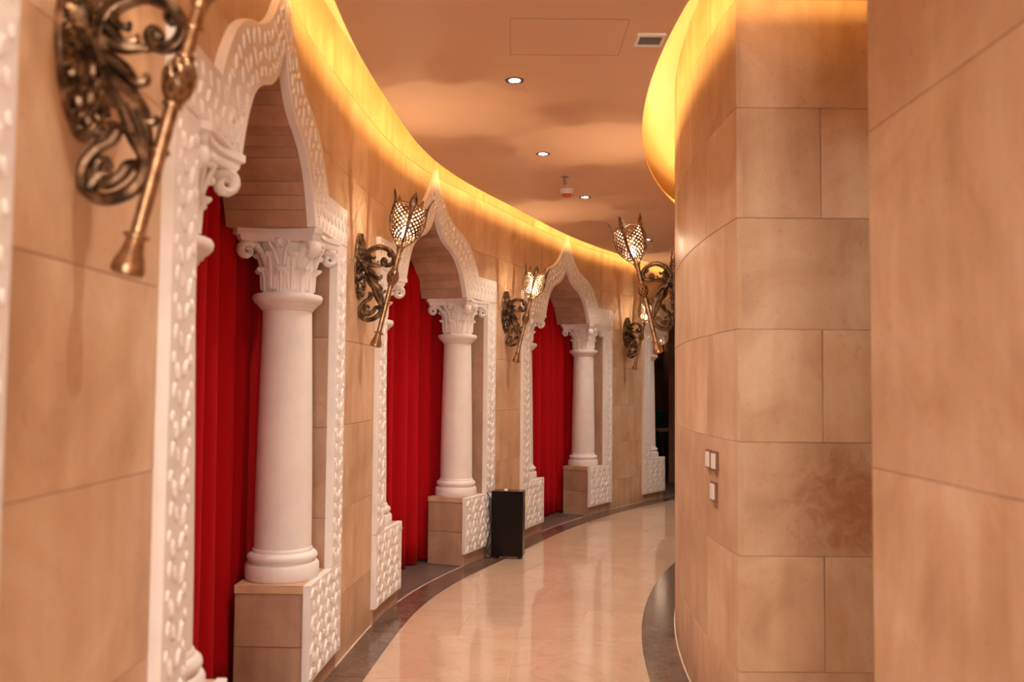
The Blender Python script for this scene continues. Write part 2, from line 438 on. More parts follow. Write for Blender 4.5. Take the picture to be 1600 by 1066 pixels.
while s < S_MAX-0.9:
    ss = frange(s+JG, s+0.9-JG, 0.09)
    A = [ML(x, -BORDER, 0) for x in ss]; D = [right_pt(p) for p in A]
    cuts = [0, 0.5, 1.0] if row % 2 == 0 else [0, 0.25, 0.75, 1.0]
    for i in range(len(cuts)-1):
        wd = math.hypot(D[0][0]-A[0][0], D[0][1]-A[0][1]); g = JG/wd
        floor_slab('floor_slab', 'cream', [lerp(p, q, cuts[i]+g) for p, q in zip(A, D)], None, None, [lerp(p, q, cuts[i+1]-g) for p, q in zip(A, D)])
    # dark border along the outer wall
    floor_slab('border_slab', 'dark_marble', [ML(x, -0.010, 0) for x in ss], None, None, [ML(x, -BORDER+JG, 0) for x in ss])
    floor_slab('joint_strip', 'grout_pale', [ML(x, -0.0005, 0) for x in ss], None, None, [ML(x, -0.011, 0) for x in ss], top=0.0005)
    s += 0.9; row += 1
y = JAMB_Y-0.25
while y < 11.5:                                     # dark border along the inner wall
    ys = frange(y+JG, y+0.8-JG, 0.08)
    floor_slab('border_slab', 'dark_marble', [MR(a, -0.221, 0) for a in ys], None, None, [MR(a, -0.006, 0) for a in ys])
    floor_slab('joint_strip', 'grout_pale', [MR(a, -0.007, 0) for a in ys], None, None, [MR(a, 0.0, 0) for a in ys], top=0.0005)
    y += 0.8
for k, c in enumerate(ARCH_C):                      # niche floors
    for i in range(3):
        a, b = c-STRIP_IN+i*2*STRIP_IN/3+JG, c-STRIP_IN+(i+1)*2*STRIP_IN/3-JG
        ss = frange(a, b, 0.15)
        vb = 0.98
        floor_slab('niche_slab', 'niche_floor', [ML(x, vb, 0) for x in ss], None, None, [ML(x, 0.0, 0) for x in ss])
mb = MB(); mb.box(1.0, 3.6, PILLAR_Y-0.1, JAMB_Y, -0.02, -0.001); mb.build('passage_slab', 'cream', floor)

# ------------------------------------------------------------------ CEILING with cove
def ceil_right(p):
    x, y = p[0], p[1]
    if y < 2.9: return (PILLAR_X, y)
    q = right_pt((x, max(y, 3.41))) if y >= 3.41 else None
    r = (RX-math.sqrt(RR**2-(y-RY)**2), y) if y < 5 else right_pt(p)
    if y < 3.3:
        t = (y-2.9)/0.4; return (PILLAR_X+(r[0]-PILLAR_X)*t, y)
    return r if y < 3.41 else q
def ceil_left(s): return ML(s, -BORDER, 0)
mb = MB(); ss = frange(S_MIN, S_MAX, 0.08)
A = [ceil_left(s) for s in ss]; D = [ceil_right(p) for p in A]
rows = []
for z, k in ((ZC, 1), (ZC+0.016, -1)): pass
nC = 14
low = [[(*lerp(a, d, i/nC), ZC) for a, d in zip(A, D)] for i in range(nC+1)]
top = [[(*lerp(a, d, i/nC), ZC+0.016) for a, d in zip(A, D)] for i in range(nC+1)]
mb.grid(low); mb.grid(top)
for k in (0, -1): mb.grid([low[k], top[k]])
for k in (0, -1): mb.grid([[r[k] for r in low], [r[k] for r in top]])
ceiling = struct(mb.build('ceiling', 'ceiling_paint'))
mb = MB(); mb.box(-5, 9, -6, 20, ZT, ZT+0.1); struct(mb.build('ceiling_slab', 'cove_paint'))
# light strips lying on the hung ceiling, a hand behind its edge
def strip(pts_a, pts_b, z0, z1):
    mb = MB(); a0 = [(p[0], p[1], z0) for p in pts_a]; a1 = [(p[0], p[1], z1) for p in pts_a]
    b0 = [(p[0], p[1], z0) for p in pts_b]; b1 = [(p[0], p[1], z1) for p in pts_b]
    mb.grid([a0, a1, b1, b0]); mb.grid([b0, a0]); return mb.build('light_strip', 'led', ceiling)
ss = frange(1.0, S_MAX-0.3, 0.15)
strip([ML(s, -BORDER-0.058, 0) for s in ss], [ML(s, -BORDER-0.066, 0) for s in ss], ZC+0.018, ZC+0.064)
ys = frange(3.45, 10.5, 0.15)
strip([MR(y, -0.222-0.058, 0) for y in ys], [MR(y, -0.222-0.066, 0) for y in ys], ZC+0.018, ZC+0.064)
# low upstand carrying the strips
for fn, dd, rng in ((lambda q, v: ML(q, -BORDER-v, 0), 0.075, frange(1.0, S_MAX-0.3, 0.15)), (lambda q, v: MR(q, -0.222-v, 0), 0.075, ys)):
    mb = MB(); a = [fn(q, dd) for q in rng]; b = [fn(q, dd+0.03) for q in rng]
    mb.grid([[(p[0], p[1], z) for p in l] for l, z in ((a, ZC+0.016), (a, ZC+0.10), (b, ZC+0.10), (b, ZC+0.016))]); mb.build('upstand', 'cove_paint', ceiling)
ysp = frange(2.76, JAMB_Y-0.222, 0.1); mb = MB()
la = [(ceil_right((0, y_))[0]+0.001, y_) for y_ in ysp]
for zz in (ZC, ZC+0.016): mb.grid([[(p[0], p[1], zz) for p in la], [(3.5, p[1], zz) for p in la]])
mb.grid([[(p[0], p[1], z_) for z_ in (ZC, ZC+0.016)] for p in (la[-1], (3.5, ysp[-1]))]); mb.grid([[(p[0], p[1], z_) for z_ in (ZC, ZC+0.016)] for p in (la[0], (3.5, ysp[0]))])
struct(mb.build('ceiling_passage', 'ceiling_paint'))
strip([(0.84, JAMB_Y-0.280), (3.45, JAMB_Y-0.280)], [(0.84, JAMB_Y-0.288), (3.45, JAMB_Y-0.288)], ZC+0.018, ZC+0.044)
# access panel: frame groove and flap
px0, px1, py0, py1 = -0.022, 0.540, 4.11, 4.57
mb = MB(); mb.box(px0+0.006, px1-0.006, py0+0.006, py1-0.006, ZC-0.0012, ZC+0.004); mb.build('access_panel', 'ceiling_paint', ceiling)
mb = MB()
for x0_, x1_, y0_, y1_ in ((px0, px1, py0, py0+0.003), (px0, px1, py1-0.007, py1), (px0, px0+0.002, py0, py1), (px1-0.002, px1, py0, py1)): mb.box(x0_, x1_, y0_, y1_, ZC-0.0008, ZC+0.002)
mb.build('panel_gap', 'ceiling_gap', ceiling)

# ------------------------------------------------------------------ RIGHT WALLS
mb = MB(); ys = frange(JAMB_Y+0.002, 11.6, 0.1)
slab(mb, ys, [0]*len(ys), [ZT]*len(ys), 0.022, 0.2, MR)
wall_right = struct(mb.build('wall_right', 'mortar'))
lens_r = [[0.95, 1.2, 1.1, 1.2], [0.55, 1.2, 1.2, 1.0]]
for r in range(8):
    y = JAMB_Y; k = 0
    while y < 9.5:
        l = lens_r[r % 2][k % 4]; y1 = min(y+l, 9.6)
        stone(wall_right, y+(0.0 if k else -0.002), y1, JOINTS[r], JOINTS[r+1], fn=MR, step=0.06); y = y1; k += 1
x0j = MR(JAMB_Y, 0, 0)[0]
def MJ(x, v, z): return (x, JAMB_Y+v, z)
mb = MB(); slab(mb, [x0j+0.02, 3.6], [0, 0], [ZT, ZT], 0.022, 0.06, MJ)
wall_jamb = struct(mb.build('wall_right_jamb', 'mortar'))
for r in range(8):
    xs = [x0j, x0j+0.376, x0j+1.10, x0j+1.82, 3.6] if r % 2 == 1 else [x0j, x0j+0.75, x0j+1.47, x0j+2.2, 3.6]
    for i in range(4): stone(wall_jamb, xs[i], xs[i+1], JOINTS[r], JOINTS[r+1], fn=MJ, step=0.4, mat='stone_stained' if (r == 2 and i == 0) else 'stone')
# near pillar beside the camera
def MP(y, v, z): return (PILLAR_X+v, y, z)
mb = MB(); slab(mb, [-4.6, PILLAR_Y-0.02], [0, 0], [ZT, ZT], 0.022, 0.1, MP)
mb.box(PILLAR_X+0.03, 3.6, PILLAR_Y-0.12, PILLAR_Y-0.001, 0, ZT)
wall_near = struct(mb.build('wall_right_near', 'mortar'))
PJ = [0.0, 0.3716, 1.3644, 2.39, 3.40, ZT]
for r in range(5):
    ysn = [PILLAR_Y, PILLAR_Y-1.35, PILLAR_Y-2.5, PILLAR_Y-3.7, -2.2, -3.4, -4.6] if r % 2 else [PILLAR_Y, PILLAR_Y-0.95, PILLAR_Y-2.1, PILLAR_Y-3.3, -1.7, -2.9, -4.6]
    for i in range(len(ysn)-1): stone(wall_near, ysn[i+1], ysn[i], PJ[r], PJ[r+1], fn=MP, step=0.6)
# end walls that close the passages
mb = MB()
for x0_, x1_, z0_, z1_ in ((-1.2, -0.85, 0, ZT), (0.95, PILLAR_X+0.1, 0, ZT), (-0.85, 0.95, 3.0, ZT), (-0.85, 0.95, 0, 0.12)): mb.box(x0_, x1_, -4.7, -4.6, z0_, z1_)
struct(mb.build('wall_behind', 'stone'))
mb = MB()
for x0_, x1_, z0_, z1_ in ((-0.85, -0.79, 0.12, 3.0), (0.89, 0.95, 0.12, 3.0), (-0.79, 0.89, 0.12, 0.18), (-0.79, 0.89, 2.94, 3.0), (0.025, 0.075, 0.18, 2.94)): mb.box(x0_, x1_, -4.68, -4.61, z0_, z1_)
win = struct(mb.build('window_1', 'fixture_white'))
for x0_, x1_ in ((-0.79, 0.025), (0.075, 0.89)):
    mb = MB(); mb.box(x0_, x1_, -4.655, -4.645, 0.18, 2.94); mb.build('pane', 'daylight_pane', win)
mb = MB(); mb.box(3.5, 3.6, PILLAR_Y-0.1, JAMB_Y+0.1, 0, ZT); struct(mb.build('wall_passage_end', 'stone'))
e0, e1 = ML(S_MAX, 0.1, 0), right_pt(ML(S_MAX, -BORDER, 0))
mb = MB(); mb.quad((e0[0], e0[1], 0), (e1[0]+1, e1[1]-0.6, 0), (e1[0]+1, e1[1]-0.6, ZT), (e0[0], e0[1], ZT)); 
mb.quad((e0[0]+.05, e0[1]+.05, 0), (e1[0]+1.05, e1[1]-0.55, 0), (e1[0]+1.05, e1[1]-0.55, ZT), (e0[0]+.05, e0[1]+.05, ZT)); struct(mb.build('wall_far_end', 'stone'))

# ------------------------------------------------------------------ ARCHES
def leaf(mb, fn, u, z, ang, L, Wd, h, v0, relief_k=0.85):
    """a small almond-shaped boss on the panel face"""
    ca, sa = math.cos(ang), math.sin(ang)
    def P(a, b, d): return fn(u+a*ca-b*sa, v0-d, z+a*sa+b*ca)
    rim = [(L, 0), (0.45*L, 0.85*Wd), (-0.45*L, 0.8*Wd), (-L, 0), (-0.45*L, -0.8*Wd), (0.45*L, -0.85*Wd)]
    i = len(mb.v)
    h = h*relief_k; mb.v += [tuple(P(a, b, 0)) for a, b in rim]+[tuple(P(a*0.62, b*0.55, h)) for a, b in rim]
    for k in range(6):
        k2 = (k+1) % 6; mb.f.append((i+k, i+k2, i+6+k2, i+6+k))
    mb.f.append(tuple(i+6+k for k in range(6)))

ARCH_TXT = ['arch cut off at the left picture edge', 'nearest whole arch', 'second whole arch', 'third arch', 'farthest arch beside the stone curve']
ARCH_OF = ['of the arch at the left picture edge', 'of the nearest red-curtained arch', 'of the middle red-curtained arch', 'of the farthest red-curtained arch', 'of the uncurtained far arch']

# shared column, modelled around its own axis
def make_column():
    root = thing('column', 'x', 'column')
    H0, H1 = 0.0, SPRING-0.598
    # shaft with slight entasis
    mb = MB(); hb, hs = 0.155, H1-0.405
    prof = [(0.148-0.021*(t**1.4), hb+(hs-hb)*t) for t in [i/10 for i in range(11)]]
    mb.lathe(prof, 32); local(mb.build('shaft', 'white', root, smooth=True))
    # base: round plinth and torus
    mb = MB()
    mb.lathe([(0.186, 0), (0.191, 0.012), (0.190, 0.066), (0.183, 0.078), (0.166, 0.082), (0.162, 0.088), (0.175, 0.096), (0.181, 0.108), (0.178, 0.122), (0.166, 0.133), (0.156, 0.138), (0.155, 0.150), (0.149, 0.157), (0.146, 0.160)], 36)
    local(mb.build('base', 'white', root, smooth=True))
    # necking ring
    mb = MB(); z = hs
    mb.lathe([(0.128, z-0.005), (0.136, z), (0.140, z+0.012), (0.150, z+0.016), (0.155, z+0.028), (0.168, z+0.036), (0.180, z+0.050), (0.183, z+0.066), (0.176, z+0.080), (0.150, z+0.086), (0.120, z+0.087)], 36)
    local(mb.build('neck_ring', 'white', root, smooth=True))
    # capital
    cb = hs+0.084; ch = H1-cb
    mb = MB()
    mb.lathe([(0.126, cb), (0.129, cb+ch*0.35), (0.140, cb+ch*0.6), (0.162, cb+ch*0.82), (0.180, cb+ch*0.90)], 24)
    cap = local(mb.build('capital', 'white', root, smooth=True))
    ab = MB()                                        # abacus: square with hollowed sides
    pts = []
    for q in range(4):
        a0 = PI/4+q*PI/2
        cx, cy = math.cos(a0)*0.305, math.sin(a0)*0.305
        tx, ty = -math.sin(a0), math.cos(a0)
        pts += [(cx-tx*0.025, cy-ty*0.025), (cx+tx*0.025, cy+ty*0.025)]
        a1 = a0+PI/4
        for t in (-0.6, -0.25, 0.25, 0.6):
            d = 0.188+0.028*abs(t)**1.5*1.3; sd = t*0.20
            pts.append((math.cos(a1)*d-math.sin(a1)*sd, math.sin(a1)*d+math.cos(a1)*sd))
    zt = H1; rows = []
    for sc, z in ((0.90, zt-0.062), (0.93, zt-0.050), (0.94, zt-0.034), (1.0, zt-0.026), (1.0, zt)):
        rows.append([(x*sc, y*sc, z) for x, y in pts])
    ab.grid(rows, closed_u=True); ab.fan(rows[0]); ab.fan(rows[-1]); local(ab.build('abacus', 'white', cap))
    # acanthus leaves, two tiers
    for tier, (n, z0, z1, r0, off, wd) in enumerate(((8, cb, cb+ch*0.44, 0.122, 0, 0.048), (8, cb+0.02, cb+ch*0.70, 0.126, PI/8, 0.046))):
        for k in range(n):
            a = off+k*2*PI/n; mb = MB(); rows = []; inner_ = []
            for i, (dr, tz, wf) in enumerate(((0.004, 0, 0.80), (0.007, 0.22, 0.98), (0.009, 0.45, 1.10), (0.013, 0.66, 1.12), (0.022, 0.83, 1.0), (0.034, 0.93, 0.80), (0.043, 0.93, 0.55), (0.046, 0.86, 0.32))):
                r = r0+dr; z = z0+(z1-z0)*tz; ww = wd*wf; row_ = []; rin = []
                for b in (-1, -0.72, -0.42, -0.15, 0, 0.15, 0.42, 0.72, 1):
                    rr = r+0.007*(1-b*b)+(0.005 if b == 0 else 0)-(0.004 if abs(b) in (0.15, 0.72) else 0)
                    aa = a+b*ww*(1+(0.07 if i % 2 else -0.05)*abs(b))/r
                    row_.append((math.cos(aa)*rr, math.sin(aa)*rr, z))
                    rin.append((math.cos(aa)*(rr-0.012), math.sin(aa)*(rr-0.012), z-(0.012 if tz > 0.6 else 0)))
                rows.append(row_); inner_.append(rin)
            mb.grid(rows); mb.grid(inner_)
            mb.grid([rows[-1], inner_[-1]]); mb.grid([[r_[0] for r_ in rows], [r_[0] for r_ in inner_]]); mb.grid([[r_[-1] for r_ in rows], [r_[-1] for r_ in inner_]])
            local(mb.build('acanthus_leaf', 'relief_white', cap))
    # corner volutes and side rosettes
    for q in range(4):
        a = PI/4+q*PI/2; er = Vector((math.cos(a), math.sin(a), 0)); et = Vector((-math.sin(a), math.cos(a), 0)); ez = Vector((0, 0, 1))
        mb = MB(); path, rad = [], []
        path.append(er*0.128+ez*(cb+ch*0.42)); rad.append(0.013)
        path.append(er*0.150+ez*(cb+ch*0.62)); rad.append(0.015)
        path.append(er*0.190+ez*(cb+ch*0.775)); rad.append(0.017)
        cc = er*0.240+ez*(zt-0.108)
        for i in range(15):
            th = PI*0.75-i*PI*2.6/14; R = 0.046*(1-i/17)
            path.append(cc+er*math.cos(th)*R+ez*math.sin(th)*R); rad.append(0.022*(1-i/26))
        mb.tube(path, rad, 8, flat=1.9, side=et)
        local(mb.build('volute', 'relief_white', cap, smooth=True))
        a1 = q*PI/2; e2 = Vector((math.cos(a1), math.sin(a1), 0)); t2 = Vector((-math.sin(a1), math.cos(a1), 0))
        mb = MB(); c0 = e2*0.166+ez*(zt-0.062)
        mb.lathe([(0.006, 0.026), (0.014, 0.022), (0.024, 0.012), (0.026, 0.0)], 8, center=c0, axis=e2)
        for k in range(6):
            b = k*PI/3; mb.lathe([(0.004, 0.018), (0.010, 0.012), (0.012, 0)], 6, center=c0+(t2*math.cos(b)+ez*math.sin(b))*0.024, axis=e2)
        # inner tendrils either side
        for sg in (-1, 1):
            P = [e2*0.142+t2*sg*0.015+ez*(cb+ch*0.45), e2*0.160+t2*sg*0.030+ez*(cb+ch*0.66), e2*0.172+t2*sg*0.052+ez*(cb+ch*0.78), e2*0.174+t2*sg*0.040+ez*(cb+ch*0.83), e2*0.173+t2*sg*0.030+ez*(cb+ch*0.79)]
            mb.tube(catmull(P, 4), 0.0085, 6)
        local(mb.build('rosette', 'relief_white', cap, smooth=True))
    return root
column0 = make_column(); col_used = False

for k, c in enumerate(ARCH_C):
    of = ARCH_OF[k]
    def F(u, v, z, c=c): return ML(c+u, v, z)
    bx, by, nx, ny = frame_at(c)
    arch = thing('carved_arch', 'white carved ogee arch surround ' + {0: 'cut off at the left picture edge', 1: 'nearest the camera, behind the big blurred torch lamp', 2: 'in the middle of the three around red curtains', 3: 'farthest of the three around red curtains', 4: 'opening onto the dark room, half hidden by the stone wall'}[k], 'arch', (bx, by, 0), math.atan2(nx, ny)*-1, 'carved arches along the curved wall')
    # carved head panel
    us = sorted(set([-u for u in OUs]+OUs+[-u for u in IUs]+IUs+[-HALF, -1.25, -1.15, -1.04, 1.04, 1.15, 1.25, HALF, -0.9355, 0.9355]))
    mb = MB(); slab(mb, us, [inner(u) for u in us], [outer(u) for u in us], PROUD, 0.008, F, 0.004)
    head = mb.build('arch_panel', 'white', arch)
    for i in range(4):                               # reveals of the head behind the carved panel
        pass
    rel = MB()
    # carving on the head: fans of leaves following the ring
    u = 0.0
    rng = random.Random(5+k)
    path = []
    for j in range(len(OUs)): path.append((OUs[j], OZs[j]))
    for sg in (-1, 1):
        for t in [i/19 for i in range(20)]:
            # walk the mid line of the ring
            fo = t*(len(OUs)-1); fi = t*(len(IUs)-1)
            o_ = (interp(fo, list(range(len(OUs))), OUs), interp(fo, list(range(len(OZs))), OZs))
            i_ = (interp(fi, list(range(len(IUs))), IUs), interp(fi, list(range(len(IZs))), IZs))
            dx, dz = o_[0]-i_[0], o_[1]-i_[1]; ln = math.hypot(dx, dz); ang = math.atan2(dz, dx*sg)
            for w_, L_ in ((0.22, 0.030), (0.5, 0.034), (0.78, 0.030)):
                jit = (0.6 if (int(t*19)+int(w_*4)) % 2 else -0.6)+rng.uniform(-0.35, 0.35); L_ = L_*rng.uniform(0.8, 1.2)
                uu = sg*(i_[0]+dx*w_)+0.0; zz = i_[1]+dz*w_
                if t == 0 and sg == 1: continue
                leaf(rel, F, uu+rng.uniform(-.007, .007), zz+rng.uniform(-.007, .007), ang+jit, L_, 0.0145, 0.009, PROUD)
        for uu in (0.74, 0.82, 0.90, 0.985, 1.065, 1.145, 1.225, 1.305):   # shoulders
            for zz in (2.43, 2.49, 2.55):
                if zz < outer(uu)-0.03: leaf(rel, F, sg*(uu+(0.02 if zz == 2.49 else 0)), zz, PI/2+sg*(0.5 if zz == 2.49 else -0.5), 0.030, 0.014, 0.009, PROUD)
    o = rel.build('carving', 'relief_white', head); o['kind'] = 'stuff'
    for sg in (-1, 1):
        # side strip
        a, b = (STRIP_IN, HALF) if sg > 0 else (-HALF, -STRIP_IN)
        mb = MB(); slab(mb, frange(a, b, 0.07), [0.6]*4, [SPRING-0.002]*4, PROUD, 0.008, F, 0.004)
        st = mb.build('strip_panel', 'white', arch)
        rel = MB(); z = 0.65; i = 0; m = sg*(STRIP_IN+HALF)/2
        while z < 2.37:
            d = 1 if i % 2 else -1
            leaf(rel, F, m+d*0.038, z, PI/2-d*0.40, 0.034, 0.017, 0.010, PROUD)
            leaf(rel, F, m-d*0.020, z+0.012, PI/2+d*0.55, 0.030, 0.014, 0.010, PROUD)
            leaf(rel, F, m-d*0.066, z+0.030, PI/2-d*0.2, 0.024, 0.012, 0.008, PROUD)
            leaf(rel, F, m+d*0.076, z+0.040, PI/2+d*0.3, 0.018, 0.010, 0.008, PROUD)
            z += 0.082; i += 1
        o = rel.build('carving', 'relief_white', st); o['kind'] = 'stuff'
        # pedestal panel
        a, b = (0.70, HALF) if sg > 0 else (-HALF, -0.70)
        mb = MB(); sl = frange(a, b, 0.11); slab(mb, sl, [0.105]*len(sl), [0.598]*len(sl), PROUD, 0.0, F, 0.004)
        pp = mb.build('pedestal_panel', 'white', arch)
        rel = MB()
        for r in range(7):
            for q in range(8):
                uu = a+0.048+q*0.081+(0.038 if r % 2 else 0)+rng.uniform(-.008, .008); zz = 0.150+r*0.067+rng.uniform(-.008, .008)
                if uu > b-0.03: continue
                leaf(rel, F, uu, zz, PI/2+(0.6 if (q+r) % 2 else -0.6)+rng.uniform(-.35, .35), 0.040, 0.019, 0.011, PROUD)
        o = rel.build('carving', 'relief_white', pp); o['kind'] = 'stuff'
    # stone lining of the arch: courses of slabs following the inner line
    lining = MB()
    sp = [0.0]
    for j in range(1, len(IUs)): sp.append(sp[-1]+math.hypot(IUs[j]-IUs[j-1], IZs[j]-IZs[j-1]))
    total = sp[-1]; bounds = [0.0]; hs_ = [0.13, 0.07, 0.075, 0.14, 0.07, 0.08, 0.07, 0.13, 0.07, 0.075, 0.07]
    i = 0
    while bounds[-1] < total-0.05: bounds.append(min(total, bounds[-1]+hs_[i % len(hs_)])); i += 1
    bounds[-1] = total
    core = MB()
    for sg in (-1, 1):                               # springer blocks over the capitals
        a, b = (0.672, STRIP_IN) if sg > 0 else (-STRIP_IN, -0.672)
        core = MB(); slab(core, frange(a, b, 0.12), [SPRING]*(len(frange(a, b, 0.12))), [2.62]*(len(frange(a, b, 0.12))), 0.009, 0.42, F)
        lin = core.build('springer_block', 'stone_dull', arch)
    for sg in (-1, 1):
        for j in range(len(bounds)-1):
            t0, t1 = bounds[j]+0.0012, bounds[j+1]-0.0012
            tt = frange(t0, t1, 0.03); mb = MB(); lo_r, hi_r = [], []
            for x in tt:
                uu, zz = interp(x, sp, IUs), interp(x, sp, IZs)
                x2 = min(x+0.01, total); x1 = x2-0.01
                dx, dz = interp(x2, sp, IUs)-interp(x1, sp, IUs), interp(x2, sp, IZs)-interp(x1, sp, IZs); l = math.hypot(dx, dz) or 1
                nu, nz = -dz/l, dx/l                 # outward
                lo_r.append((sg*uu, zz)); hi_r.append((sg*(uu+nu*0.03), zz+nz*0.03))
            R = [[F(p[0], v, p[1]) for p in l] for l, v in ((lo_r, 0.009), (lo_r, 0.42), (hi_r, 0.42), (hi_r, 0.009))]
            mb.grid(R, closed_v=True)
            for e in (0, -1): mb.fan([r[e] for r in R])
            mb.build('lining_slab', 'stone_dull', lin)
    # jamb stones at the sides of the niche, behind the columns
    jamb = MB()
    for sg in (-1, 1):
        jamb.box(sg*(STRIP_IN+0.031), sg*(STRIP_IN+0.06), 0.03, 1.0, 0.0, 3.3, F)
    jb = struct(jamb.build('trim_%d' % (k+1), 'mortar'))
    for sg in (-1, 1):
        for r in range(5):
            z0, z1 = JOINTS[r]+0.002, min(JOINTS[r+1], SPRING)-0.002
            for v0, v1 in ((0.009, 0.52), (0.524, 0.98)):
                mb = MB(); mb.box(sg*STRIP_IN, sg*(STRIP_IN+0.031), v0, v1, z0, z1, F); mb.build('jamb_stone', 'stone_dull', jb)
    mb = MB(); ss = frange(-1.25, 1.25, 0.25)
    if k < 4:
        slab(mb, ss, [0]*len(ss), [3.3]*len(ss), 1.0, 1.05, F)
        mb.grid([[F(u, v, 3.3) for u in ss] for v in (0.13, 1.05)]); mb.grid([[F(u, v, 3.32) for u in ss] for v in (0.13, 1.05)])
        mb.build('niche_back', 'mortar', jb)
    # pedestals
    for sg in (-1, 1):
        side = 'far' if sg > 0 else 'near'
        ped = thing('pedestal', 'stone pedestal on the %s side %s' % (side, of), 'pedestal', ML(c+sg*0.93, 0.2, 0), 0, 'column pedestals')
        a, b = (0.715, STRIP_IN-0.002) if sg > 0 else (-STRIP_IN+0.002, -0.715)
        a2, b2 = (0.715, HALF-0.01) if sg > 0 else (-HALF+0.01, -0.715)
        for z0, z1 in ((0.0, 0.292), (0.295, 0.553)):
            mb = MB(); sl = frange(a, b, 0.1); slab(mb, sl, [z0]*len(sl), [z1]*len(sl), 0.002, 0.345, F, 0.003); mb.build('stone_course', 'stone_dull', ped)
        mb = MB(); sl = frange(a-(0.004 if sg > 0 else 0), b+(0 if sg > 0 else 0.004), 0.1); slab(mb, sl, [0.556]*len(sl), [0.597]*len(sl), 0.001, 0.348, F, 0.004); mb.build('cap_slab', 'stone', ped)
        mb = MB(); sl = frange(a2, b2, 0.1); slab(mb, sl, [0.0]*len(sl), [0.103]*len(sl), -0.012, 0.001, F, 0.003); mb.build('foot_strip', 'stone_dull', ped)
        # column
        cp_ = column0 if not col_used else copy_tree(column0); col_used = True
        wx, wy, nx, ny = frame_at(c+sg*0.925)
        p = ML(c+sg*0.925, 0.172, 0.598)
        cp_.matrix_basis = Matrix.Translation(p) @ Matrix.Rotation(math.atan2(-nx, ny), 4, 'Z')
        tag(cp_, 'white column with leafy capital on the %s side %s' % (side, of), 'column', 'white columns in the arches')
    # curtain
    if k < 4:
        mb = MB(); rows = []; rng = random.Random(20+k)
        ph = [rng.uniform(0, 6) for _ in range(4)]
        un = [-1.145+2.29*i/184 for i in range(185)]
        for zi in range(15):
            z = 0.012+3.10*zi/14; row_ = []
            for u in un:
                fl = 1-0.25*zi/14
                sw = math.sin(u*2*PI/0.215+ph[0]+0.9*math.sin(u*3.1+ph[1])+0.12*math.sin(z*1.6+ph[2]))
                sw = math.copysign(abs(sw)**0.75, sw)
                v = 0.450+0.052*fl*sw+0.012*math.sin(u*2*PI/0.61+ph[3])+0.006*math.sin(u*41+z)
                ed = max(0.0, min(1.0, (abs(u)-0.72)/0.38)); ed = ed*ed*(3-2*ed)
                v = v*(1-ed)+(0.396+0.30*(v-0.450))*ed
                row_.append(F(u, v, z))
            rows.append(row_)
        back = [[(p[0]+ny*0, p[1], p[2]) for p in r_] for r_ in rows]
        mb.grid(rows)
        cu = mb.build('curtain', 'curtain_red', smooth=True)
        so = cu.modifiers.new('cloth', 'SOLIDIFY'); so.thickness = 0.003
        tag(cu, 'pleated red floor-length curtain hanging inside the %s' % ['arch cut off by the left picture edge', 'nearest arch, the widest strip of red', 'middle arch, left of the black box', 'farthest curtained arch'][k], 'curtain', 'red curtains in the arches')

